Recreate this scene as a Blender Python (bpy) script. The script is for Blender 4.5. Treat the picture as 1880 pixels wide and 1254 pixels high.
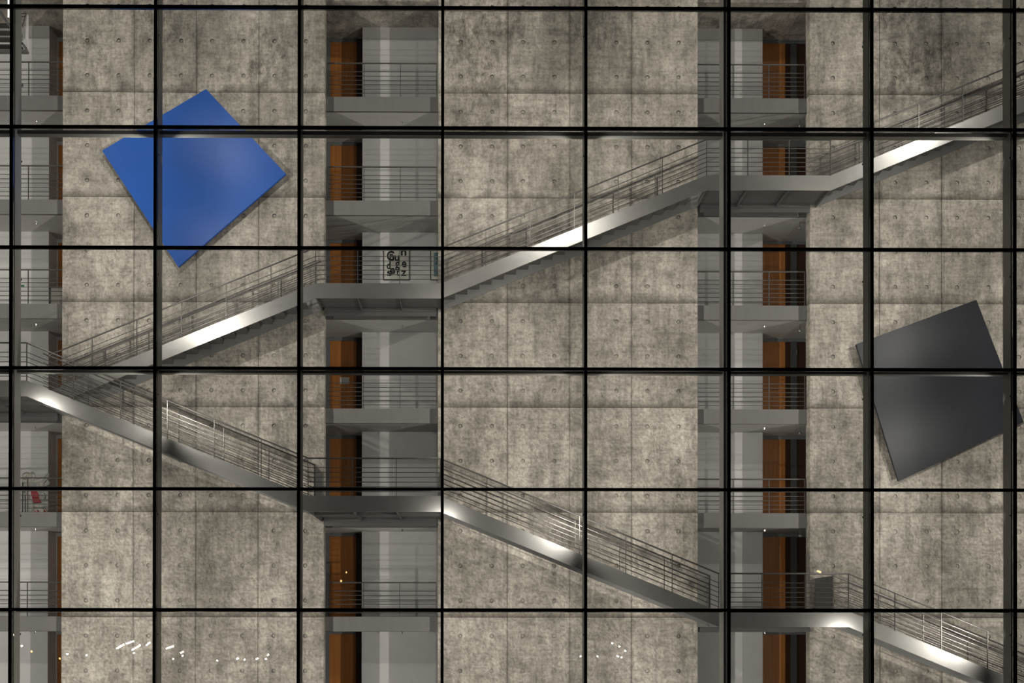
import bpy, math, random
from mathutils import Matrix, Vector
random.seed(7)
for o in list(bpy.data.objects):
    bpy.data.objects.remove(o)
SC = bpy.context.scene
COL = SC.collection
IMG_W, IMG_H = 1880.0, 1254.0
Z0 = 20.569                      # height of the uppermost visible transom above the hall floor

# ------------------------------------------------------------------ camera
FPX, CX, CY = 1807.93, 860.36, 1141.22
YAW, PITCH, ROLL = -0.00507, -0.00404, 0.00094
CAM = Vector((0.60656, -27.78689, Z0 - 17.44114))
def cam_axes():
    cy, sy, cp, sp, cr, sr = math.cos(YAW), math.sin(YAW), math.cos(PITCH), math.sin(PITCH), math.cos(ROLL), math.sin(ROLL)
    A = Matrix(((1, 0, 0), (0, 0, -1), (0, 1, 0)))
    Ry = Matrix(((cy, 0, sy), (0, 1, 0), (-sy, 0, cy)))
    Rx = Matrix(((1, 0, 0), (0, cp, -sp), (0, sp, cp)))
    Rz = Matrix(((cr, -sr, 0), (sr, cr, 0), (0, 0, 1)))
    return Rz @ Rx @ Ry @ A
RM = cam_axes()
cd = bpy.data.cameras.new('camera')
cam = bpy.data.objects.new('camera', cd)
COL.objects.link(cam)
right, down, fwd = RM[0], RM[1], RM[2]
m = Matrix.Identity(4)
for i in range(3):
    m[i][0], m[i][1], m[i][2], m[i][3] = right[i], -down[i], -fwd[i], CAM[i]
cam.matrix_world = m
cd.sensor_width = 36.0
cd.lens = FPX * 36.0 / IMG_W
cd.shift_x = (IMG_W / 2 - CX) / IMG_W
cd.shift_y = (CY - IMG_H / 2) / IMG_W
cd.clip_end = 500
SC.camera = cam
def at(px, py, Y):
    """direction of a pixel met with the upright plane at depth Y"""
    d = RM.transposed() @ Vector(((px - CX) / FPX, (py - CY) / FPX, 1))
    return CAM + d * ((Y - CAM.y) / d.y)

# ------------------------------------------------------------------ world, exposure, lamps
w = bpy.data.worlds.new('night'); SC.world = w
w.use_nodes = True
w.node_tree.nodes['Background'].inputs[0].default_value = (0.55, 0.62, 0.75, 1)
w.node_tree.nodes['Background'].inputs[1].default_value = 0.012
SC.view_settings.view_transform = 'Standard'
SC.view_settings.look = 'None'
SC.view_settings.gamma = 1
SC.view_settings.use_curve_mapping = False
SC.view_settings.exposure = 0.0

MOD = 4.0464                     # facade module
SIDE_W, FILL_W = 415.0, 50.0      # wall-washer and fill lamp powers
def lamp(x, y, z, power, turn=0.0, cone=176, blend=0.3, tilt=0.0):
    l = bpy.data.lights.new('hall_lamp', 'SPOT')
    l.energy = power; l.color = (1.0, 0.945, 0.875)
    l.spot_size = math.radians(cone); l.spot_blend = blend; l.shadow_soft_size = 0.03
    o = bpy.data.objects.new('hall_lamp', l); COL.objects.link(o)
    o.location = (x, y, z)
    o.rotation_euler = (math.radians(90 + tilt), 0, math.radians(-turn))     # shines into the building, +Y
    return o
LAMP_ROWS = [Z0 - 0.70 - 3.4 * j for j in (-1.5, 0.0, 1.0, 2.0, 3.0, 4.0, 5.0, 5.8)]
LAMP_COLS = [-5, -2, 1, 4]        # mullions that carry wall washers
FILL_COLS = [-3, 0, 3]            # mullions that carry a single small lamp
for r, z in enumerate(LAMP_ROWS):
    for c in LAMP_COLS:
        for sgn in (-1, 1):
            lamp(c * MOD + sgn * 0.12, 0.14, z, SIDE_W, sgn * 46, 128, 1.0)
    for c in FILL_COLS:
        lamp(c * MOD, 0.62, z, FILL_W)

# ------------------------------------------------------------------ material helpers
def newmat(name):
    mt = bpy.data.materials.new(name); mt.use_nodes = True
    nt = mt.node_tree
    return mt, nt, nt.nodes['Principled BSDF']
def nd(nt, t, **kw):
    n = nt.nodes.new(t)
    for k, v in kw.items():
        if k.startswith('i_'):
            n.inputs[k[2:].replace('_', ' ')].default_value = v
        else:
            setattr(n, k, v)
    return n
def lk(nt, a, b):
    nt.links.new(a, b)
def math_n(nt, op, a, b=None, c=None, clamp=False):
    n = nt.nodes.new('ShaderNodeMath'); n.operation = op; n.use_clamp = clamp
    for i, v in enumerate((a, b, c)):
        if v is None: continue
        if isinstance(v, (int, float)): n.inputs[i].default_value = v
        else: nt.links.new(v, n.inputs[i])
    return n.outputs[0]
def ramp(nt, fac, stops):
    n = nt.nodes.new('ShaderNodeValToRGB')
    e = n.color_ramp.elements
    while len(e) < len(stops): e.new(0.5)
    for k, (p, c) in enumerate(stops):
        e[k].position = p
        e[k].color = (c, c, c, 1) if isinstance(c, (int, float)) else (*c, 1)
    nt.links.new(fac, n.inputs[0])
    return n.outputs[0]
def mul(nt, a, b, fac=1.0):
    n = nt.nodes.new('ShaderNodeMix'); n.data_type = 'RGBA'; n.blend_type = 'MULTIPLY'
    if isinstance(fac, (int, float)): n.inputs[0].default_value = fac
    else: nt.links.new(fac, n.inputs[0])
    nt.links.new(a, n.inputs[6]); nt.links.new(b, n.inputs[7])
    return n.outputs[2]
def noise(nt, vec, scale, detail=4, rough=0.55, dist=0.0):
    n = nt.nodes.new('ShaderNodeTexNoise')
    n.inputs['Scale'].default_value = scale; n.inputs['Detail'].default_value = detail
    n.inputs['Roughness'].default_value = rough; n.inputs['Distortion'].default_value = dist
    nt.links.new(vec, n.inputs['Vector'])
    return n.outputs['Fac']
def stretch(nt, vec, s):
    n = nt.nodes.new('ShaderNodeMapping'); n.inputs['Scale'].default_value = s
    nt.links.new(vec, n.inputs['Vector'])
    return n.outputs[0]
H = 3.4136
def F(k): return H * k

def concrete():
    mt, nt, b = newmat('board_formed_concrete')
    g = nt.nodes.new('ShaderNodeNewGeometry'); P = g.outputs['Position']
    sep = nt.nodes.new('ShaderNodeSeparateXYZ'); lk(nt, P, sep.inputs[0])
    X, Z = sep.outputs[0], sep.outputs[2]
    big = noise(nt, P, 0.55, 6, 0.6)
    base = ramp(nt, big, [(0.28, (0.275, 0.249, 0.214)), (0.50, (0.42, 0.385, 0.334)), (0.70, (0.555, 0.513, 0.452))])
    mid = noise(nt, P, 1.9, 9, 0.68)
    base = mul(nt, base, ramp(nt, mid, [(0.30, 0.60), (0.50, 1.0), (0.68, 1.22)]))
    # vertical and horizontal smears left by the formwork
    v1 = noise(nt, stretch(nt, P, (2.4, 1, 0.42)), 1.0, 8, 0.62)
    base = mul(nt, base, ramp(nt, v1, [(0.28, 0.62), (0.50, 1.0), (0.72, 1.16)]))
    v3 = noise(nt, stretch(nt, P, (17, 1, 1.1)), 1.0, 4, 0.6)
    base = mul(nt, base, ramp(nt, v3, [(0.30, 0.86), (0.50, 1.0), (0.70, 1.10)]))
    v2 = noise(nt, stretch(nt, P, (0.55, 1, 8.0)), 1.2, 6, 0.62)
    base = mul(nt, base, ramp(nt, v2, [(0.30, 0.80), (0.50, 1.0), (0.70, 1.10)]))
    fine = noise(nt, P, 11.0, 8, 0.75)
    base = mul(nt, base, ramp(nt, fine, [(0.32, 0.56), (0.50, 1.0), (0.68, 1.26)]))
    # trowel swirls
    sw = nt.nodes.new('ShaderNodeTexWave'); sw.wave_type = 'BANDS'; sw.bands_direction = 'DIAGONAL'
    sw.inputs['Scale'].default_value = 2.2; sw.inputs['Distortion'].default_value = 24; sw.inputs['Detail'].default_value = 2
    sw.inputs['Detail Scale'].default_value = 0.7
    lk(nt, P, sw.inputs['Vector'])
    low = ramp(nt, math_n(nt, 'DIVIDE', Z, 24.0), [(0.35, 1.0), (0.7, 0.15)])
    base = mul(nt, base, ramp(nt, sw.outputs['Fac'], [(0.1, 0.92), (0.9, 1.10)]), low)
    # dark weather stains, heavier on the upper storeys
    st = noise(nt, P, 0.42, 3, 0.5)
    st2 = noise(nt, stretch(nt, P, (1.6, 1, 1.0)), 2.6, 9, 0.75)
    up = ramp(nt, math_n(nt, 'DIVIDE', Z, 24.0), [(0.5, 0.45), (0.80, 0.65), (0.90, 1.0)])
    smask = math_n(nt, 'MULTIPLY', ramp(nt, st, [(0.42, 0.0), (0.62, 1.0)]), ramp(nt, st2, [(0.42, 0.0), (0.62, 1.0)]))
    smask = math_n(nt, 'MULTIPLY', smask, up)
    dark = nt.nodes.new('ShaderNodeRGB'); dark.outputs[0].default_value = (0.36, 0.345, 0.33, 1)
    base = mul(nt, base, dark.outputs[0], smask)
    # dark seam of grout along each pour joint
    zz = math_n(nt, 'FRACT', math_n(nt, 'DIVIDE', math_n(nt, 'ADD', Z, 0.02), H))
    hgt = math_n(nt, 'MULTIPLY', zz, H)
    nx = noise(nt, stretch(nt, P, (1, 0, 0.3)), 0.9, 6, 0.6)
    thick = math_n(nt, 'MULTIPLY', ramp(nt, nx, [(0.34, 0.05), (0.60, 1.0)]), 0.40)
    seam = math_n(nt, 'SUBTRACT', 1.0, math_n(nt, 'DIVIDE', hgt, math_n(nt, 'ADD', thick, 0.02)), clamp=True)
    seam = math_n(nt, 'MULTIPLY', seam, 0.95)
    base = mul(nt, base, dark.outputs[0], seam)
    # grime along the upright joints between the cast panels
    jx = math_n(nt, 'MULTIPLY', math_n(nt, 'ABSOLUTE', math_n(nt, 'SUBTRACT', math_n(nt, 'FRACT', math_n(nt, 'ADD', math_n(nt, 'DIVIDE', X, 2.0232), 0.5)), 0.5)), 2.0232)
    nz = noise(nt, stretch(nt, P, (0.35, 1, 1)), 0.8, 6, 0.65)
    jw = math_n(nt, 'ADD', math_n(nt, 'MULTIPLY', ramp(nt, nz, [(0.40, 0.0), (0.66, 1.0)]), 0.12), 0.012)
    jm = math_n(nt, 'MULTIPLY', math_n(nt, 'SUBTRACT', 1.0, math_n(nt, 'DIVIDE', jx, jw), clamp=True), 0.62)
    bayx = math_n(nt, 'FRACT', math_n(nt, 'DIVIDE', X, 12.1392))          # joints stand only at the inner three sixths of each wall
    jm = math_n(nt, 'MULTIPLY', jm, math_n(nt, 'LESS_THAN', math_n(nt, 'ABSOLUTE', math_n(nt, 'SUBTRACT', bayx, 0.3333)), 0.25))
    base = mul(nt, base, dark.outputs[0], jm)
    # each cast panel has its own tone
    oi = nt.nodes.new('ShaderNodeObjectInfo')
    base = mul(nt, base, ramp(nt, oi.outputs['Random'], [(0.0, 0.86), (1.0, 1.08)]))
    lk(nt, base, b.inputs['Base Color'])
    b.inputs['Roughness'].default_value = 0.78
    bp = nt.nodes.new('ShaderNodeBump'); bp.inputs['Strength'].default_value = 0.25; bp.inputs['Distance'].default_value = 0.02
    lk(nt, fine, bp.inputs['Height']); lk(nt, bp.outputs[0], b.inputs['Normal'])
    return mt
def plain(name, col, rough=0.5, metal=0.0, var=0.0, scale=(2, 2, 2), spec=0.5):
    mt, nt, b = newmat(name)
    b.inputs['Roughness'].default_value = rough; b.inputs['Metallic'].default_value = metal
    b.inputs['Specular IOR Level'].default_value = spec
    if var:
        g = nt.nodes.new('ShaderNodeNewGeometry')
        n = noise(nt, stretch(nt, g.outputs['Position'], scale), 1.0, 5, 0.6)
        c = ramp(nt, n, [(0.3, tuple(x * (1 - var) for x in col)), (0.7, tuple(min(1, x * (1 + var)) for x in col))])
        lk(nt, c, b.inputs['Base Color'])
    else:
        b.inputs['Base Color'].default_value = (*col, 1)
    return mt
def wood(name, col, rough=0.45):
    mt, nt, b = newmat(name)
    g = nt.nodes.new('ShaderNodeNewGeometry')
    n = noise(nt, stretch(nt, g.outputs['Position'], (14, 14, 0.5)), 1.0, 6, 0.6, 0.4)
    c = ramp(nt, n, [(0.3, tuple(x * 0.78 for x in col)), (0.7, tuple(min(1, x * 1.18) for x in col))])
    oi = nt.nodes.new('ShaderNodeObjectInfo')
    lk(nt, c, b.inputs['Base Color']); b.inputs['Roughness'].default_value = rough
    return mt
def brushed(name, col, rough):
    mt, nt, b = newmat(name)
    g = nt.nodes.new('ShaderNodeNewGeometry')
    n = noise(nt, stretch(nt, g.outputs['Position'], (1.2, 1.2, 1.2)), 1.0, 5, 0.6)
    n2 = noise(nt, stretch(nt, g.outputs['Position'], (2, 2, 60)), 1.0, 3, 0.6)
    lk(nt, ramp(nt, n, [(0.3, tuple(x * 0.92 for x in col)), (0.7, tuple(x * 1.06 for x in col))]), b.inputs['Base Color'])
    r = math_n(nt, 'ADD', math_n(nt, 'MULTIPLY', n2, 0.10), rough - 0.05)
    lk(nt, r, b.inputs['Roughness'])
    b.inputs['Metallic'].default_value = 0.97
    return mt
def glass():
    mt = bpy.data.materials.new('facade_glass'); mt.use_nodes = True
    nt = mt.node_tree; nt.nodes.clear()
    out = nt.nodes.new('ShaderNodeOutputMaterial')
    tr = nt.nodes.new('ShaderNodeBsdfTransparent'); tr.inputs[0].default_value = (0.965, 0.975, 0.965, 1)
    gl = nt.nodes.new('ShaderNodeBsdfGlossy'); gl.inputs['Roughness'].default_value = 0.0
    fr = nt.nodes.new('ShaderNodeFresnel'); fr.inputs[0].default_value = 1.45
    mx = nt.nodes.new('ShaderNodeMixShader')
    lk(nt, fr.outputs[0], mx.inputs[0]); lk(nt, tr.outputs[0], mx.inputs[1]); lk(nt, gl.outputs[0], mx.inputs[2])
    lk(nt, mx.outputs[0], out.inputs[0])
    return mt
def glow(name, col, strength):
    mt, nt, b = newmat(name)
    b.inputs['Base Color'].default_value = (0.8, 0.8, 0.8, 1)
    b.inputs['Emission Color'].default_value = (*col, 1); b.inputs['Emission Strength'].default_value = strength
    mt.cycles.emission_sampling = 'NONE'
    return mt
M = dict(
    conc=concrete(),
    steel=brushed('brushed_stair_steel', (0.54, 0.527, 0.51), 0.44),
    rail=plain('satin_rail_steel', (0.19, 0.18, 0.17), 0.48, 0.9),
    under=plain('grey_painted_steel', (0.12, 0.116, 0.113), 0.6, 0.0, 0.08),
    fascia=plain('grey_fascia_paint', (0.185, 0.178, 0.172), 0.55, 0.0, 0.06, (6, 6, 0.6)),
    soffit=plain('grey_soffit_plaster', (0.48, 0.47, 0.455), 0.8, 0.0, 0.06),
    wall=plain('pale_grey_panel_paint', (0.60, 0.592, 0.585), 0.65, 0.0, 0.04),
    greyframe=plain('blue_grey_door_frame', (0.20, 0.215, 0.22), 0.5, 0.0),
    door=wood('orange_veneer', (0.56, 0.215, 0.052)),
    darkwood_and_shade=wood('dark_veneer_and_shade', (0.055, 0.020, 0.008)),  # dark wood in the right bay, painted shade beside the middle bay doors
    post=plain('green_grey_steel', (0.085, 0.095, 0.09), 0.5, 0.0),
    black=plain('black_anodised_cap', (0.012, 0.012, 0.012), 0.6, 0.0, spec=0.2),
    fin=plain('grey_mullion_steel', (0.20, 0.197, 0.185), 0.45, 0.4, 0.06),
    backstring=plain('grey_rear_stringer', (0.21, 0.205, 0.2), 0.55, 0.0, 0.08),
    blue=plain('blue_lacquer', (0.016, 0.092, 0.40), 0.46, 0.0, 0.05, (1.2, 1.2, 1.2), 0.4),
    blackart=plain('black_lacquer', (0.021, 0.023, 0.029), 0.5, 0.0, 0.15, (0.5, 0.5, 0.5), 0.5),
    artedge=plain('dark_panel_edge', (0.02, 0.022, 0.03), 0.6),
    glass=glass(),
    chrome=plain('bright_chrome', (0.8, 0.8, 0.78), 0.2, 1.0),
    brass=plain('brass', (0.65, 0.42, 0.18), 0.3, 1.0),
    mortar=plain('dark_tie_hole_mortar', (0.06, 0.055, 0.048), 0.9),
    paper=plain('poster_paper', (0.62, 0.60, 0.55), 0.7),
    ink=plain('poster_ink', (0.012, 0.012, 0.012), 0.7),
    teal=plain('teal_print', (0.13, 0.22, 0.24), 0.7, 0.0, 0.6, (9, 9, 9)),
    red=plain('red_enamel', (0.33, 0.045, 0.06), 0.4),
    olive=plain('pale_sculpture_metal', (0.42, 0.41, 0.35), 0.5, 0.1),
    green=plain('green_sign', (0.02, 0.16, 0.06), 0.5),
    white=plain('white_plastic', (0.72, 0.70, 0.67), 0.5),
    beige=plain('beige_board', (0.40, 0.37, 0.33), 0.7),
    stone=plain('grey_stone_floor', (0.12, 0.115, 0.11), 0.5, 0.0, 0.1),
    asphalt=plain('dark_paving', (0.05, 0.05, 0.05), 0.9, 0.0, 0.2),
    tube=glow('lamp_tube', (1.0, 0.95, 0.88), 1.2),
)

# ------------------------------------------------------------------ geometry helpers
class MB:
    def __init__(s): s.v, s.f = [], []
    def add(s, vs, fs):
        o = len(s.v); s.v += [tuple(v) for v in vs]; s.f += [tuple(i + o for i in f) for f in fs]; return s
    def box(s, x0, x1, y0, y1, z0, z1):
        return s.add([(x0, y0, z0), (x1, y0, z0), (x1, y1, z0), (x0, y1, z0), (x0, y0, z1), (x1, y0, z1), (x1, y1, z1), (x0, y1, z1)],
                     [(0, 3, 2, 1), (4, 5, 6, 7), (0, 1, 5, 4), (1, 2, 6, 5), (2, 3, 7, 6), (3, 0, 4, 7)])
    def prism(s, pts, y0, y1):
        """polygon of (x, z), counter-clockwise seen from -Y, swept from y0 to y1"""
        n = len(pts)
        vs = [(x, y0, z) for x, z in pts] + [(x, y1, z) for x, z in pts]
        fs = [tuple(range(n)), tuple(reversed(range(n, 2 * n)))]
        fs += [((i + 1) % n, i, i + n, (i + 1) % n + n) for i in range(n)]
        return s.add(vs, fs)
    def bar(s, a, b, r, n=6, r2=None):
        a, b = Vector(a), Vector(b); r2 = r if r2 is None else r2
        d = (b - a).normalized()
        u = d.cross(Vector((0, 1, 0)) if abs(d.y) < 0.9 else Vector((0, 0, 1))).normalized(); v = d.cross(u)
        vs = [a + (u * math.cos(2 * math.pi * i / n) + v * math.sin(2 * math.pi * i / n)) * r for i in range(n)]
        vs += [b + (u * math.cos(2 * math.pi * i / n) + v * math.sin(2 * math.pi * i / n)) * r2 for i in range(n)]
        fs = [(i, (i + 1) % n, (i + 1) % n + n, i + n) for i in range(n)] + [tuple(reversed(range(n))), tuple(range(n, 2 * n))]
        return s.add(vs, fs)
    def path(s, pts, r, n=6):
        for a, b in zip(pts, pts[1:]): s.bar(a, b, r, n)
        return s
    def ball(s, c, r, n=10, k=6):
        vs, fs = [], []
        for j in range(k + 1):
            t = math.pi * j / k
            for i in range(n):
                p = 2 * math.pi * i / n
                vs.append((c[0] + r * math.sin(t) * math.cos(p), c[1] + r * math.sin(t) * math.sin(p), c[2] + r * math.cos(t)))
        for j in range(k):
            for i in range(n):
                fs.append((j * n + i, (j + 1) * n + i, (j + 1) * n + (i + 1) % n, j * n + (i + 1) % n))
        return s.add(vs, fs)
    def mesh(s, name, mat):
        me = bpy.data.meshes.new(name); me.from_pydata(s.v, [], s.f); me.materials.append(mat); me.update(); return me
    def build(s, name, mat, parent=None, bevel=0.0, smooth=False):
        o = link(name, s.mesh(name, mat), parent)
        if bevel:
            b = o.modifiers.new('bevel', 'BEVEL'); b.width = bevel; b.segments = 2; b.limit_method = 'ANGLE'
        if smooth:
            for p in o.data.polygons: p.use_smooth = True
        return o
def link(name, data, parent=None, loc=None):
    o = bpy.data.objects.new(name, data); COL.objects.link(o)
    if loc is not None: o.location = loc
    if parent is not None:
        o.parent = parent
        o.matrix_parent_inverse = world_loc(parent)
    return o
WL = {}
def world_loc(p):
    return Matrix.Translation(-WL.get(p.name, Vector((0, 0, 0))))
def thing(name, label, cat, loc=(0, 0, 0), group=None, kind=None):
    o = bpy.data.objects.new(name, None); COL.objects.link(o)
    o.location = loc; o.empty_display_size = 0.2
    WL[o.name] = Vector(loc)
    return tag(o, label, cat, group, kind)
def tag(o, label, cat, group=None, kind=None):
    o['label'] = label; o['category'] = cat
    if group: o['group'] = group
    if kind: o['kind'] = kind
    return o
ORD = {6: 'top', 5: 'second', 4: 'third', 3: 'fourth', 2: 'fifth', 1: 'sixth', 0: 'lowest'}

W = 4.2155           # depth of the concrete face
WT = 0.35            # its thickness
YB, YD = 5.90, 6.58  # rear wall block, door plane
BAYS = {'left': (-17.5, -12.44), 'middle': (-3.93, -0.237), 'right': (8.226, 11.875)}

# ------------------------------------------------------------------ hall floor, roof, ground outside
tag(MB().box(-26, 30, -0.1, 7.6, -0.3, 0.0).build('floor', M['stone']), 'grey stone floor of the hall behind the glass', 'floor', kind='structure')
tag(MB().box(-26, 30, -0.1, 7.6, F(8), F(8) + 0.4).build('ceiling', M['soffit']), 'grey roof slab over the tall hall', 'ceiling', kind='structure')
tag(MB().box(-60, 60, -75, -0.1, -0.4, -0.1).build('ground', M['asphalt']), 'dark paving outside in front of the glass facade', 'ground', kind='structure')

# ------------------------------------------------------------------ concrete walls of single cast panels with tie holes
PANELS = {}
def panel_mesh(w, hx):
    key = (round(w, 3), tuple(round(x, 3) for x in hx))
    if key in PANELS: return PANELS[key]
    gx, gz = 0.005, 0.005
    x0, x1, z0, z1 = gx, w - gx, gz, H - gz
    hz = [H - 2.87, H - 1.738, H - 0.606]
    c = 0.1
    xs = [x0] + [q for h_ in sorted(hx) for q in (h_ - c, h_ + c)] + [x1]
    zs = [z0] + [q for h_ in sorted(hz) for q in (h_ - c, h_ + c)] + [z1]
    mb = MB(); dark = []
    for i in range(len(xs) - 1):
        for j in range(len(zs) - 1):
            a, b_, p, q = xs[i], xs[i + 1], zs[j], zs[j + 1]
            if i % 2 == 1 and j % 2 == 1:
                cx, cz = (a + b_) / 2, (p + q) / 2
                outer = [(b_, cz), (b_, q), (cx, q), (a, q), (a, cz), (a, p), (cx, p), (b_, p)]
                ring = lambda r, y: [(cx + r * math.cos(k * math.pi / 4), y, cz + r * math.sin(k * math.pi / 4)) for k in range(8)]
                vs = [(x, 0, z) for x, z in outer] + ring(0.074, 0) + ring(0.060, 0.06) + ring(0.034, 0.06) + ring(0.030, 0.02)
                fs = []
                for s_ in range(4):
                    fs += [(s_ * 8 + k, s_ * 8 + (k + 1) % 8, s_ * 8 + 8 + (k + 1) % 8, s_ * 8 + 8 + k) for k in range(8)]
                fs.append(tuple(32 + k for k in range(8)))
                n0 = len(mb.f); dark += list(range(n0 + 8, n0 + 24)); mb.add(vs, fs)
            else:
                mb.add([(a, 0, p), (b_, 0, p), (b_, 0, q), (a, 0, q)], [(0, 1, 2, 3)])
    # returns at the edges
    d = 0.03
    for (a, b_) in (((x0, z0), (x1, z0)), ((x1, z0), (x1, z1)), ((x1, z1), (x0, z1)), ((x0, z1), (x0, z0))):
        mb.add([(a[0], 0, a[1]), (a[0], d, a[1]), (b_[0], d, b_[1]), (b_[0], 0, b_[1])], [(0, 1, 2, 3)])
    me = mb.mesh('concrete_panel', M['conc']); me.materials.append(M['mortar'])
    for i in dark: me.polygons[i].material_index = 1
    PANELS[key] = me
    return PANELS[key]
SECTIONS = [('wall_left', -12.44, -3.93, -8.0928, 'pale concrete wall with tie holes behind the blue panel'),
            ('wall_center', -0.237, 8.226, 4.0464, 'pale concrete wall with tie holes between the middle and right bays'),
            ('wall_right', 11.875, 20.42, 16.1856, 'pale concrete wall with tie holes behind the black panel'),
            ('wall_far_right', 20.44, 28.98, 24.71, 'pale concrete wall beyond the right edge of the view'),
            ('wall_far_left', -26.0, -17.51, -21.75, 'pale concrete wall beyond the left edge of the view')]
for nm, xa, xb, xc, lab in SECTIONS:
    wall = MB().box(xa, xb, W + 0.03, W + WT, 0, F(8)).build(nm, M['conc'])
    tag(wall, lab, 'wall', kind='structure')
    xs = [xa, xc - MOD / 2, xc, xc + MOD / 2, xb]
    for i in range(4):
        wd = xs[i + 1] - xs[i]
        if i == 0: hx = [wd - 0.51 - 1.02, wd - 0.51]
        elif i == 3: hx = [0.51, 0.51 + 1.02]
        else: hx = [0.5, wd - 0.5]
        for k in range(8):
            link('concrete_panel', panel_mesh(wd, hx), wall, (xs[i], W + random.uniform(-0.003, 0.003), F(k) - 0.02))

# ------------------------------------------------------------------ railing: handrail with bars and posts below it
BAR_H = (0.128, 0.27, 0.412, 0.557, 0.70, 0.842)
TOP_H = 1.12
def railing(parent, a, b, nspan, rail_r=0.024, ends=(True, True), bar_r=0.0115):
    a, b = Vector(a), Vector(b)
    up = Vector((0, 0, 1))
    hr = MB().bar(a + up * TOP_H, b + up * TOP_H, rail_r, 8).build('handrail', M['rail'], parent)
    for h_ in BAR_H:
        MB().bar(a + up * h_, b + up * h_, bar_r, 6).build('rail_bar', M['rail'], hr)
    for i in range(nspan + 1):
        if (i == 0 and not ends[0]) or (i == nspan and not ends[1]): continue
        p = a.lerp(b, i / nspan)
        MB().box(p.x - 0.009, p.x + 0.009, p.y - 0.024, p.y + 0.024, p.z - 0.02, p.z + TOP_H).build('rail_post', M['rail'], hr)
    return hr

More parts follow.
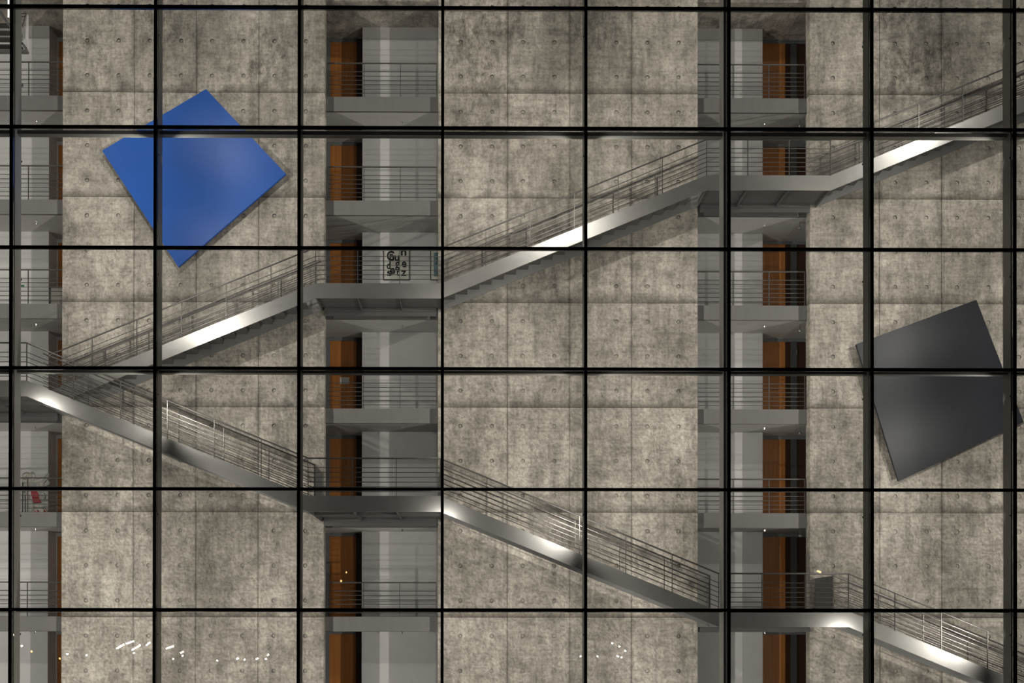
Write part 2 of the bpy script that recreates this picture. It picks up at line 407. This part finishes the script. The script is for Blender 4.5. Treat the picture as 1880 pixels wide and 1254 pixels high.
# ------------------------------------------------------------------ bays: slabs, balconies, rear walls, doors
LAND = {('left', 3), ('middle', 4), ('middle', 2), ('right', 5), ('right', 1)}
door_n = 0
def side_word(bay): return bay + ' bay'
for bay, (xa, xb) in BAYS.items():
    bx0, bx1 = xa - 1.3, xb + 1.3
    if bay == 'left': bx0 = xa
    for k in range(0, 8):
        z = F(k)
        if k > 0:
            top = k == 7
            lab = ('%s floor slab of the %s with grey edge' % ('roof level' if top else ORD[k], side_word(bay)))
            bal = thing('balcony', ('concrete slab above the top balcony of the ' + side_word(bay)) if top else
                        (('%s balcony of the %s with grey fascia and steel railing' if (bay, k) not in LAND else '%s level gallery of the %s behind the stair landing') % (ORD[k], side_word(bay))),
                        'balcony', ((xa + xb) / 2, W + 0.27, z), 'gallery balconies in the bays')
            th = 0.26 if top else 0.48
            mt = M['conc'] if top else M['soffit']
            MB().box(bx0, bx1, W + WT + 0.002, 7.3, z - th, z).build('slab', mt, bal)
            fa = MB().box(xa + 0.004, xb - 0.004, W + 0.27, W + WT, z - th, z).build('fascia', M['conc'] if top else M['fascia'], bal)
            if not top:
                # drip trim under the fascia
                MB().box(xa + 0.004, xb - 0.004, W + 0.262, W + 0.30, z - th - 0.012, z - th).build('drip_trim', M['rail'], fa)
            if (bay, k) not in LAND and not top:
                if bay == 'left': railing(bal, (xb - 4.85, W + 0.30, z), (xb - 0.03, W + 0.30, z), 4)
                else: railing(bal, (xa + 0.06, W + 0.30, z), (xb - 0.06, W + 0.30, z), 3)
        if k == 7: continue
        zc = F(k + 1) - (0.26 if k == 6 else 0.48)      # ceiling of this storey
        e = 0.004
        if bay == 'middle': wx0, wx1 = -2.877, bx1
        elif bay == 'right': wx0, wx1 = bx0, 10.851
        else: wx0, wx1 = bx0, -13.588
        blk = MB().box(wx0, wx1, YB, 7.3, z + e, zc - e).build('wall_rear', M['wall'])
        tag(blk, 'pale grey rear wall on the %s level of the %s' % (ORD[k], side_word(bay)), 'wall', 'rear walls of the bays', 'structure')
        # sprinkler heads under the slab
        # door plane
        door_n += 1
        dr = thing('door_%d' % door_n, 'orange wood door on the %s level of the %s' % (ORD[k], side_word(bay)), 'door',
                   (0, YD, z), 'orange doors in the bays', 'structure')
        zt = zc - 0.11
        if bay == 'middle':
            fx0, lx0, lx1 = -4.22, -4.07, -3.15
            MB().box(bx0, fx0, YD, 7.3, z + e, zc - e).build('side_panel', M['greyframe'], dr)
            fr = MB().box(fx0, lx0, YD - 0.03, YD + 0.1, z + e, zc - e).box(lx0, lx1, YD - 0.03, YD + 0.1, zt, zc - e).build('door_frame', M['greyframe'], dr)
            MB().box(lx1, -2.88, YD - 0.01, YD + 0.3, z + e, zc - e).build('dark_panel_and_shade', M['darkwood_and_shade'], dr)  # added strip: its dark colour stands in for shade on the rear wall
            lf = MB().box(lx0, lx1, YD + 0.005, YD + 0.06, z + e, zt).build('door_leaf', M['door'], dr)
            if k == 3:
                a = at(632.5, 699, YD)
                MB().box(a.x - 0.165, a.x + 0.165, YD - 0.012, YD + 0.004, a.z - 0.115, a.z + 0.115).build('notice_plate', M['white'], lf)
            hx = lx1 - 0.1
        elif bay == 'right':
            lx0, lx1 = 10.86, 11.85
            fr = MB().box(lx0, 12.62, YD - 0.03, YD + 0.1, zt, zc - e).build('door_frame', M['greyframe'], dr)
            lf = MB().box(lx0, lx1, YD + 0.005, YD + 0.06, z + e, zt).build('door_leaf', M['door'], dr)
            MB().box(lx1, 12.04, YD + 0.008, YD + 0.06, z + e, zt).build('dark_panel_and_shade', M['darkwood_and_shade'], dr)
            po = MB().box(12.04, 12.25, YD - 0.03, YD + 0.08, z + e, zt).build('door_post', M['post'], dr)
            d2 = MB().box(12.25, 12.62, YD + 0.008, YD + 0.06, z + e, zt).build('dark_door_leaf', M['darkwood_and_shade'], dr)
            if k == 3:
                for hz in (1.05, 2.45):
                    for hx_ in (12.045, 12.245):
                        MB().box(hx_ - 0.012, hx_ + 0.012, YD - 0.05, YD - 0.028, z + hz - 0.09, z + hz + 0.09).build('hinge', M['chrome'], po)
            MB().box(12.62, bx1, YD - 0.03, 7.3, z + e, zc - e).build('side_panel', M['greyframe'], dr)
            hx = lx0 + 0.12
        else:
            lx0, lx1 = -13.54, -12.55
            fr = MB().box(-13.587, lx0, YD - 0.03, YD + 0.1, z + e, zc - e).box(lx0, lx1, YD - 0.03, YD + 0.1, zt - 0.02, zc - e).build('door_frame', M['wall'], dr)
            lf = MB().box(lx0, lx1, YD + 0.005, YD + 0.06, z + e, zt - 0.02).build('door_leaf', M['door'], dr)
            MB().box(lx1, bx1, YD, 7.3, z + e, zc - e).build('side_panel', M['greyframe'], dr)
            hx = lx0 + 0.13
        if bay != 'right':
            MB().bar((hx, YD + 0.01, z + 1.02), (hx, YD - 0.05, z + 1.02), 0.012).bar((hx, YD - 0.05, z + 1.02), (hx + (0.11 if bay == 'left' else -0.11), YD - 0.05, z + 1.02), 0.011).build('door_handle', M['chrome'], lf)
    # closing side walls of the gallery behind the concrete
    if bay != 'left':
        for s, x in (('left', bx0), ('right', bx1)):
            sw = MB().box(x - 0.1 if s == 'left' else x, x if s == 'left' else x + 0.1, W + WT + 0.002, 7.3, 0, F(8)).build('wall_gallery_' + s, M['wall'])
            tag(sw, 'grey %s end wall of the gallery behind the %s' % (s, side_word(bay)), 'wall', kind='structure')
    else:
        sw = MB().box(bx1, bx1 + 0.1, W + WT + 0.002, 7.3, 0, F(8)).build('wall_gallery_right', M['wall'])
        tag(sw, 'grey right end wall of the gallery behind the left bay', 'wall', kind='structure')

# ------------------------------------------------------------------ stairs
YUF, YUR = 2.90, 4.10        # upper run, front and rear stringer
YLF, YLR = 1.47, 2.65        # lower run
KERB = 0.15
TH = 0.47
def flight(label, xl, kl, xh, kh, yf, yr):
    """xl, kl: low end; xh, kh: high end"""
    t = thing('stair_flight', label, 'staircase', ((xl + xh) / 2, (yf + yr) / 2, F(kl)), 'stair flights across the concrete walls')
    zl, zh = F(kl) + KERB, F(kh) + KERB
    pts = [(xl, zl - TH), (xh, zh - TH), (xh, zh), (xl, zl)]
    if xh < xl: pts = pts[::-1]
    MB().prism(pts, yf, yf + 0.03).build('stringer', M['steel'], t)
    MB().prism(pts, yr - 0.03, yr).build('stringer', M['backstring'], t)
    n = 21
    run = (xh - xl) / n; rise = (F(kh) - F(kl)) / n
    s = 1 if run > 0 else -1
    mb = MB()
    xs0, xs1 = sorted((0.0, run + 0.01 * s))
    mb.box(xs0, xs1, yf + 0.03, yr - 0.03, -0.03, 0.0)
    rs0, rs1 = sorted((0.0, 0.015 * s))
    mb.box(rs0, rs1, yf + 0.03, yr - 0.03, -rise, -0.03)
    me = mb.mesh('tread', M['under'])
    for i in range(n - 1):
        link('tread', me, t, (xl + i * run, 0, F(kl) - 0.10 + (i + 1) * rise))
    for y in (yf + 0.015, yr - 0.015):
        railing(t, (xl, y, zl), (xh, y, zh), 6, ends=(False, False))
    return t
def landing(label, x0, x1, k, yf, double, spans, panels=()):
    t = thing('stair_landing', label, 'landing', ((x0 + x1) / 2, yf, F(k)), 'stair landings')
    zt = F(k) + KERB; zb = zt - TH
    MB().box(x0, x1, yf, yf + 0.03, zb, zt).build('fascia', M['steel'], t)
    MB().box(x0, x1, yf + 0.03, W + 0.262, F(k) - 0.16, F(k) - 0.10).build('deck', M['under'], t)
    zs = zb + 0.11
    rows = [(yf + 0.03, W - 0.02)] if not double else [(yf + 0.03, 2.60), (2.72, W - 0.02)]
    for ya, yb in rows:
        for i in range(spans):
            a = x0 + (x1 - x0) * i / spans; b_ = x0 + (x1 - x0) * (i + 1) / spans
            MB().box(a + 0.02, b_ - 0.02, ya, yb, zs, zs + 0.012).build('soffit_plate', M['under'], t)
    for i in range(spans + 1):
        x = x0 + (x1 - x0) * i / spans
        x = min(max(x, x0 + 0.012), x1 - 0.012)
        xw = -0.23 if False else 0
        # tapered fin: shallow at the fascia, deeper toward the wall
        MB().add([(x - 0.012, yf + 0.03, zb), (x - 0.012, W - 0.03, zb), (x - 0.012, W - 0.03, zs), (x - 0.012, yf + 0.03, zs),
                  (x + 0.012, yf + 0.03, zb), (x + 0.012, W - 0.03, zb), (x + 0.012, W - 0.03, zs), (x + 0.012, yf + 0.03, zs)],
                 [(0, 3, 2, 1), (4, 5, 6, 7), (0, 1, 5, 4), (1, 2, 6, 5), (2, 3, 7, 6), (3, 0, 4, 7)]).build('bracket_fin', M['under'], t)
    if double:
        MB().box(x0, x1, 2.60, 2.72, zb + 0.01, zs).build('cross_beam', M['under'], t)
    bm = MB().box(x0 + 0.10, x1 - 0.20, W - 0.075, W - 0.015, zb - 0.005, zb + 0.10).build('back_beam', M['under'], t)
    MB().box(x0 + 0.10, x1 - 0.20, W - 0.04, W - 0.015, zb - 0.155, zb - 0.03).build('beam_skirt', M['under'], bm)
    MB().box(x0 + 0.12, x1 - 0.22, W - 0.035, W - 0.015, zb - 0.03, zb - 0.005).build('shadow_gap', M['post'], bm)
    railing(t, (x0, yf + 0.015, zt), (x1, yf + 0.015, zt), spans)
    for x, ya, yb in panels:
        MB().box(x - 0.012, x + 0.012, ya, yb, F(k) + 0.02, F(k) + 1.26).build('end_panel', M['under'], t)
        MB().box(x - 0.025, x + 0.025, ya - 0.03, ya + 0.03, F(k), F(k) + 1.28).build('end_post', M['rail'], t)
        # kerb plate closing the deck edge
        MB().box(x - 0.015, x + 0.015, ya, yb, zb, zt).build('side_plate', M['under'], t)
    return t
K1, K2, K3, K4, KL = -4.02, -0.09, 8.19, 12.07, -12.37
landing('upper stair landing in the middle bay in front of the lettered poster', K1, K2, 4, YUF, False, 3)
landing('upper stair landing in the right bay high above the others', K3, K4, 5, YUF, False, 3)
landing('deep stair landing at the left edge where both stairs meet', -17.5, KL, 3, YLF, True, 4)
landing('lower stair landing in the middle bay with dark fascia', K1, K2, 2, YLF, True, 3, ((K1 + 0.02, YLR, W - 0.01), (K2 - 0.02, YLR, W - 0.01)))
landing('lowest stair landing in the right bay near the bottom', K3, K4, 1, YLF, True, 3, ((K3 + 0.02, YLR, W - 0.01), (K4 - 0.02, YLR, W - 0.01)))
flight('rear stair flight rising from the left edge below the blue panel', KL, 3, K1, 4, YUF, YUR)
flight('stair flight rising between the middle and right bays', K2, 4, K3, 5, YUF, YUR)
flight('stair flight rising to the upper right corner', K4, 5, K4 + 8.3, 6, YUF, YUR)
flight('front stair flight falling from the left edge to the middle bay', K1, 2, KL, 3, YLF, YLR)
flight('stair flight falling between the middle and right bays', K3, 1, K2, 2, YLF, YLR)
flight('stair flight falling to the lower right corner', K4 + 8.3, 0, K4, 1, YLF, YLR)

# ------------------------------------------------------------------ the two lacquered panels hung on the concrete
def art(name, label, pts, mat):
    t = thing(name, label, 'artwork', (sum(p[0] for p in pts) / 4, W - 0.2, min(p[1] for p in pts) + Z0))
    P = [(x, z + Z0) for x, z in pts]
    area = sum(P[i][0] * P[(i + 1) % 4][1] - P[(i + 1) % 4][0] * P[i][1] for i in range(4))
    if area < 0: P = P[::-1]
    MB().prism(P, W - 0.29, W - 0.20).build('coloured_face', mat, t, bevel=0.008)
    c = (sum(p[0] for p in P) / 4, sum(p[1] for p in P) / 4)
    Q = [(c[0] + (x - c[0]) * 0.97, c[1] + (z - c[1]) * 0.97) for x, z in P]
    MB().prism(Q, W - 0.20, W - 0.17).build('back_tray', M['artedge'], t)
    R = [(c[0] + (x - c[0]) * 0.55, c[1] + (z - c[1]) * 0.55) for x, z in P]
    for x, z in R:
        MB().box(x - 0.08, x + 0.08, W - 0.17, W - 0.005, z - 0.08, z + 0.08).build('wall_bracket', M['rail'], t)
art('tilted_blue_panel', 'large tilted blue lacquered panel on the left concrete wall', [(-7.714, -0.153), (-5.132, -2.887), (-8.596, -5.903), (-11.055, -2.151)], M['blue'])
art('tilted_black_panel', 'large tilted black lacquered panel on the right concrete wall', [(17.177, -6.889), (18.708, -10.85), (14.649, -12.776), (13.277, -8.343)], M['blackart'])

# ------------------------------------------------------------------ small fixtures
def sprinkler(px, k, bay, x=None):
    z = F(k) - 0.48
    c = at(px, 600, 5.1); x = c.x
    o = MB().bar((x, 5.1, z + 0.0), (x, 5.1, z - 0.05), 0.035, 10, 0.03).ball((x, 5.1, z - 0.06), 0.028).build('sprinkler_head', M['chrome'])
    tag(o, 'small chrome sprinkler head under the %s slab of the %s' % (ORD[k], side_word(bay)), 'sprinkler', 'sprinkler heads under the slabs')
for k in range(1, 7):
    sprinkler(739, k, 'middle'); sprinkler(1404, k, 'right'); sprinkler(66, k, 'left')
for k in range(1, 6):
    x = 11.80; z = F(k + 1) - 0.70
    t = thing('dome_fixture', 'small silver dome fixture at the right edge of the right bay under the %s slab' % ORD[k + 1], 'fixture', (x, 4.75, z), 'silver dome fixtures of the right bay')
    MB().ball((x, 4.9, z), 0.055).build('dome', M['chrome'], t, smooth=True)
    MB().bar((x, 4.9, z), (x, 4.9, F(k + 1) - 0.49), 0.015).build('stem', M['rail'], t)
# wall plates in the left bay
for k, px, py in ((6, 40, 157), (5, 36, 340), (1, 30, 1081), (2, 28, 895)):
    a = at(px, py, YB)
    t = MB().box(a.x - 0.05, a.x + 0.05, YB - 0.012, YB - 0.001, a.z - 0.05, a.z + 0.05).box(a.x - 0.03, a.x + 0.03, YB - 0.018, YB - 0.012, a.z - 0.03, a.z + 0.03).build('wall_switch', M['fascia'])
    tag(t, 'small grey switch plate on the %s level of the left bay' % ORD[k], 'switch', 'switch plates of the left bay')
a = at(39, 525.5, YB)
t = thing('wall_notice', 'small green and white notice on the third level of the left bay', 'sign', (a.x, YB, a.z - 0.05))
MB().box(a.x - 0.16, a.x + 0.17, YB - 0.014, YB - 0.001, a.z - 0.05, a.z + 0.05).build('plate', M['white'], t)
MB().box(a.x + 0.0, a.x + 0.11, YB - 0.018, YB - 0.014, a.z - 0.035, a.z + 0.04).build('green_field', M['green'], t)
MB().box(a.x - 0.15, a.x - 0.12, YB - 0.018, YB - 0.014, a.z - 0.03, a.z + 0.02).build('red_mark', M['red'], t)
# storage box by the door
a0, a1 = at(94, 528, 6.0), at(116, 528, 6.0)
t = thing('storage_box', 'beige board box before the door on the third level of the left bay', 'box', ((a0.x + a1.x) / 2, 6.2, F(4)))
MB().box(a0.x, a1.x + 0.2, 5.95, 6.4, F(4), a0.z - 0.03).build('body', M['beige'], t)
MB().box(a0.x - 0.02, a1.x + 0.22, 5.93, 6.42, a0.z - 0.03, a0.z).build('lid', M['rail'], t)

# posters on the third level of the middle bay
def letters(chars, y):
    """chars: (character, px0, py0, px1, py1) boxes of the photograph's printed letters"""
    mb = MB()
    for ch, x0, y0, x1, y1 in chars:
        cu = bpy.data.curves.new('glyph', 'FONT'); cu.body = ch; cu.offset = 0.03; cu.resolution_u = 3
        o = bpy.data.objects.new('glyph', cu); COL.objects.link(o)
        dg = bpy.context.evaluated_depsgraph_get(); dg.update()
        me = bpy.data.meshes.new_from_object(o.evaluated_get(dg))
        vs = [v.co.copy() for v in me.vertices]
        a, b_ = at(680 + x0 / 12.54, 440 + y1 / 12.54, y), at(680 + x1 / 12.54, 440 + y0 / 12.54, y)
        mx0, mx1 = min(v.x for v in vs), max(v.x for v in vs); my0, my1 = min(v.y for v in vs), max(v.y for v in vs)
        mb.add([(a.x + (v.x - mx0) / (mx1 - mx0) * (b_.x - a.x), y, a.z + (v.y - my0) / (my1 - my0) * (b_.z - a.z)) for v in vs],
               [tuple(p.vertices) for p in me.polygons])
        bpy.data.objects.remove(o); bpy.data.curves.remove(cu); bpy.data.meshes.remove(me)
    return mb
def frame(name, label, px0, py0, px1, py1):
    a, b_ = at(px0, py1, YB), at(px1, py0, YB)
    t = thing(name, label, 'picture', ((a.x + b_.x) / 2, YB, a.z))
    f = 0.022
    MB().box(a.x, b_.x, YB - 0.03, YB - 0.002, a.z, a.z + f).box(a.x, b_.x, YB - 0.03, YB - 0.002, b_.z - f, b_.z).box(a.x, a.x + f, YB - 0.03, YB - 0.002, a.z + f, b_.z - f).box(b_.x - f, b_.x, YB - 0.03, YB - 0.002, a.z + f, b_.z - f).build('picture_frame', M['ink'], t)
    s = MB().box(a.x + f, b_.x - f, YB - 0.012, YB - 0.002, a.z + f, b_.z - f).build('sheet', M['paper'], t)
    return t, s, a, b_
PX = lambda x: 680 + x / 12.54
PY = lambda y: 440 + y / 12.54
t, s, a, b_ = frame('framed_poster', 'framed white poster of jumbled black letters on the third level', PX(300), PY(215), PX(905), PY(935))
letters([('G', 375, 255, 550, 490), ('r', 440, 320, 525, 450), ('u', 555, 365, 665, 490), ('n', 700, 235, 830, 370), ('d', 372, 500, 468, 680), ('g', 570, 505, 672, 715),
         ('e', 720, 500, 832, 640), ('s', 375, 720, 500, 838), ('e', 450, 650, 572, 790), ('t', 600, 690, 665, 838), ('z', 705, 710, 832, 838)], YB - 0.0135).build('lettering', M['ink'], s)
t, s, a, b_ = frame('framed_print', 'framed teal print half hidden at the right end of the third level', PX(1375), PY(215), PX(1980), PY(935))
MB().box(a.x + 0.12, b_.x - 0.12, YB - 0.015, YB - 0.012, a.z + 0.13, b_.z - 0.13).build('teal_image', M['teal'], s)

# wire and plate sculpture on the fifth level of the left bay
ys = 5.2
q = lambda x, y: at(x / 9.646, 840 + y / 9.646, ys)
t = thing('wire_sculpture', 'tall abstract sculpture of pale wire loops with red middle on the fifth level', 'sculpture', (q(600, 990).x, ys, F(2)))
def wires(pls, r, name, mat):
    mb = MB()
    for pl in pls: mb.path([q(*p) for p in pl], r, 6)
    return mb.build(name, mat, t)
def ring_pts(cx, cy, rx, ry, n=14): return [(cx + rx * math.cos(2 * math.pi * i / n), cy + ry * math.sin(2 * math.pi * i / n)) for i in range(n + 1)]
wires([ring_pts(470, 330, 70, 60), ring_pts(482, 335, 26, 24), ring_pts(460, 410, 70, 32)], 0.030, 'loop_head', M['olive'])
wires([[(560, 260), (600, 290), (620, 360), (580, 390), (545, 330), (560, 260)], [(520, 300), (545, 400), (520, 440)]], 0.034, 'crest', M['olive'])
wires([[(560, 440), (660, 430), (740, 390), (850, 290), (870, 290), (840, 380), (760, 460), (700, 490)], [(700, 490), (800, 520), (880, 460), (870, 430)], [(620, 520), (760, 545), (850, 565)]], 0.034, 'raised_wing', M['olive'])
def plate(pts, name, mat, th=0.05):
    P = [q(*p) for p in pts]; P = [(p.x, p.z) for p in P]
    if sum(P[i][0] * P[(i + 1) % len(P)][1] - P[(i + 1) % len(P)][0] * P[i][1] for i in range(len(P))) < 0: P = P[::-1]
    return MB().prism(P, ys - th / 2, ys + th / 2).build(name, mat, t, bevel=0.006)
plate([(540, 540), (610, 540), (680, 640), (730, 800), (600, 810), (560, 680)], 'red_body', M['red'])
plate([(600, 815), (730, 805), (790, 985), (700, 985)], 'pale_skirt', M['olive'])
plate([(620, 940), (690, 930), (720, 988), (605, 988)], 'red_foot', M['red'])
plate([(780, 930), (830, 930), (880, 988), (790, 988)], 'red_foot', M['red'])
wires([[(430, 450), (440, 620), (520, 690), (520, 760), (580, 780)], [(530, 440), (450, 540), (440, 640)], [(700, 620), (780, 640), (800, 720), (740, 760), (700, 700)], [(580, 800), (600, 920), (450, 985)], [(610, 820), (660, 985)], [(740, 820), (850, 985)]], 0.032, 'wire_limbs', M['olive'])
wires([[(405, 440), (400, 990)], [(447, 660), (447, 990)]], 0.016, 'support_rod', M['ink'])

# steel stair end with lamps at the upper left corner
ys = 3.2
q = lambda x, y: at(x / 11.4, y / 11.4, ys)
t = thing('steel_stair_end', 'dark steel stair end with open treads at the top left corner', 'staircase', (q(200, 1090).x, ys, q(200, 1090).z))
for y in (480, 635, 775, 920):
    a = q(-700, y); b_ = q(430 if y > 800 else 330, y + 28)
    MB().box(a.x, b_.x, ys, ys + 0.22, b_.z, a.z).build('tread', M['rail'], t)
a = q(-700, 1040); b_ = q(575, 1090)
MB().box(a.x, b_.x, ys - 0.02, ys + 0.12, b_.z, a.z).build('bottom_beam', M['under'], t)
a = q(-700, 980); b_ = q(540, 1040)
MB().box(a.x, b_.x, ys + 0.13, ys + 0.2, b_.z, a.z).build('rear_beam', M['under'], t)
def qp(pts, name, mat, y0, y1):
    P = [q(*p) for p in pts]; P = [(p.x, p.z) for p in P]
    if sum(P[i][0] * P[(i + 1) % len(P)][1] - P[(i + 1) % len(P)][0] * P[i][1] for i in range(len(P))) < 0: P = P[::-1]
    return MB().prism(P, y0, y1).build(name, mat, t)
qp([(360, 780), (400, 780), (575, 1010), (575, 1085), (540, 1060)], 'stringer', M['under'], ys - 0.03, ys)
qp([(0, 230), (40, 230), (215, 540), (215, 600), (0, 290)], 'stringer', M['under'], ys - 0.03, ys)
qp([(560, 300), (580, 300), (580, 1010), (525, 900), (535, 450)], 'end_plate', M['wall'], ys + 0.02, ys + 0.05)
MB().bar(q(400, 290), q(560, 280), 0.02).bar(q(400, 345), q(545, 345), 0.02).bar(q(560, 280), q(480, 560), 0.03).build('rail_stub', M['rail'], t)
mb = MB()
for i in range(4): mb.bar(q(425 + 18 * i, 700), q(425 + 18 * i, 850), 0.006)
for i in range(5): mb.bar(q(415, 710 + 32 * i), q(490, 710 + 32 * i), 0.006)
mb.build('mesh_guard', M['chrome'], t)
tb = thing('tube_lamp', 'bright white vertical tube lamp at the top left corner', 'lamp', (q(178, 380).x, ys + 0.1, q(178, 380).z))
MB().bar(q(178, -900), q(178, 375), 0.024, 10).build('tube', M['tube'], tb)
MB().bar(q(178, 375), q(178, 392), 0.027, 10).build('end_cap', M['rail'], tb)

# ------------------------------------------------------------------ glass curtain wall
win = thing('window_1', 'black gridded glass curtain wall across the whole front', 'window', (2, 0, 0), kind='structure')
ZT = F(8)
for i in range(-6, 8):
    x = i * MOD
    cap = MB().box(x - 0.042, x + 0.042, -0.075, 0.05, 0, ZT).build('mullion', M['black'], win)
    MB().box(x - 0.032, x + 0.032, 0.10, 0.50, 0, ZT).build('mullion_fin', M['fin'], cap)
    MB().box(x - 0.012, x + 0.012, 0.05, 0.10, 0, ZT).build('mullion_web', M['black'], cap)
    if i == 2:
        MB().box(x - 0.10, x - 0.05, 0.15, 0.62, 0, ZT).build('expansion_post', M['fin'], cap)
    for z in LAMP_ROWS:
        if i in FILL_COLS:
            MB().bar((x, 0.505, z), (x, 0.565, z), 0.03, 10, 0.034).build('spot_lamp', M['black'], cap)
        elif i in LAMP_COLS:
            for sgn in (-1, 1):
                MB().bar((x + sgn * 0.034, 0.12, z), (x + sgn * 0.05, 0.125, z), 0.022, 10, 0.026).build('spot_lamp', M['black'], cap)
XL, XR = -6 * MOD, 7 * MOD
for j in range(-1, 7):
    z = Z0 - 3.4 * j
    tr = MB().box(XL, XR, -0.07, 0.03, z - 0.042, z + 0.042).build('transom', M['black'], win)
    if j % 2 == 1:
        for i in range(-6, 7):
            MB().box(i * MOD + 0.034, (i + 1) * MOD - 0.034, 0.24, 0.44, z - 0.06, z + 0.05).build('transom_beam', M['fin'], tr)
pane_me = MB().box(0.044, MOD - 0.044, -0.012, 0.0, 0.044, 3.4 - 0.044).mesh('glass_pane', M['glass'])
for i in range(-6, 7):
    for j in range(0, 7):
        link('glass_pane', pane_me, win, (i * MOD, random.uniform(-0.001, 0.001), Z0 - 3.4 * j))

# ------------------------------------------------------------------ low lamps on the far bank, seen only as reflections in the glass
lampglow = {'w': glow('white_lamp_glow', (1.0, 0.95, 0.88), 26.0), 'o': glow('amber_lamp_glow', (1.0, 0.62, 0.22), 24.0), 'r': glow('red_lamp_glow', (1.0, 0.35, 0.28), 16.0)}
SPOTS = [(214, 1191, 228, 1183, 'w'), (231, 1182, 246, 1177, 'w'), (242, 1194, 258, 1184, 'w'), (268, 1185, 276, 1179, 'w'), (305, 1191, 319, 1186, 'w'), (331, 1199, 337, 1196, 'w'),
         (246, 1199, 0, 0, 'w'), (318, 1210, 0, 0, 'w'), (399, 1213, 0, 0, 'w'), (335, 1204, 0, 0, 'w'), (434, 1210, 438, 1208, 'w'), (449, 1211, 0, 0, 'w'), (470, 1211, 474, 1208, 'w'), (491, 1203, 494, 1201, 'w'),
         (488, 1210, 0, 0, 'w'), (58, 1196, 0, 0, 'o'), (40, 1186, 0, 0, 'w'), (110, 1209, 0, 0, 'o'), (124, 1201, 0, 0, 'w'), (159, 1203, 0, 0, 'w'), (22, 1163, 25, 1167, 'w'),
         (1132, 1204, 1136, 1206, 'w'), (1141, 1207, 0, 0, 'w'), (1137, 1187, 0, 0, 'w'), (1148, 1195, 0, 0, 'w'), (1124, 1181, 0, 0, 'w'), (1064, 1206, 1067, 1204, 'w'), (1097, 1205, 0, 0, 'w'),
         (635, 1052, 637, 1050, 'o'), (625, 1067, 628, 1066, 'o'), (1500, 1048, 1507, 1051, 'o')]
YL = 60.0
ORDN = ['leftmost', 'second', 'third', 'fourth', 'fifth', 'sixth', 'seventh', 'eighth', 'ninth', 'tenth', 'eleventh', 'twelfth', 'thirteenth', 'fourteenth', 'fifteenth', 'sixteenth']
SPOTS.sort()
cnt = {}
for x0, y0, x1, y1, c in SPOTS:
    kind = {'w': 'white', 'o': 'amber', 'r': 'red'}[c] + (' tube' if x1 else ' globe')
    cnt[kind] = cnt.get(kind, 0) + 1
    o_ = ORDN[cnt[kind] - 1]
    lab = '%s lamp mirrored as a glint in the glass, %s of its kind' % (kind, o_ if o_ == 'leftmost' else o_ + ' from left')
    a = at(x0, y0, YL)
    t = thing('promenade_lamp', lab, 'lamp', (a.x, -YL, -0.1), 'lamps mirrored as glints in the glass')
    MB().bar((a.x, -YL - 0.12, -0.1), (a.x, -YL - 0.12, a.z), 0.03, 6).bar((a.x, -YL - 0.12, a.z), (a.x, -YL, a.z), 0.03, 6).build('pole', M['black'], t)
    if x1:
        b_ = at(x1, y1, YL)
        MB().bar((a.x, -YL, a.z), (b_.x, -YL, b_.z), 0.085, 8).build('glowing_tube', lampglow[c], t)
    else:
        MB().ball((a.x, -YL, a.z), 0.10).build('glowing_globe', lampglow[c], t)
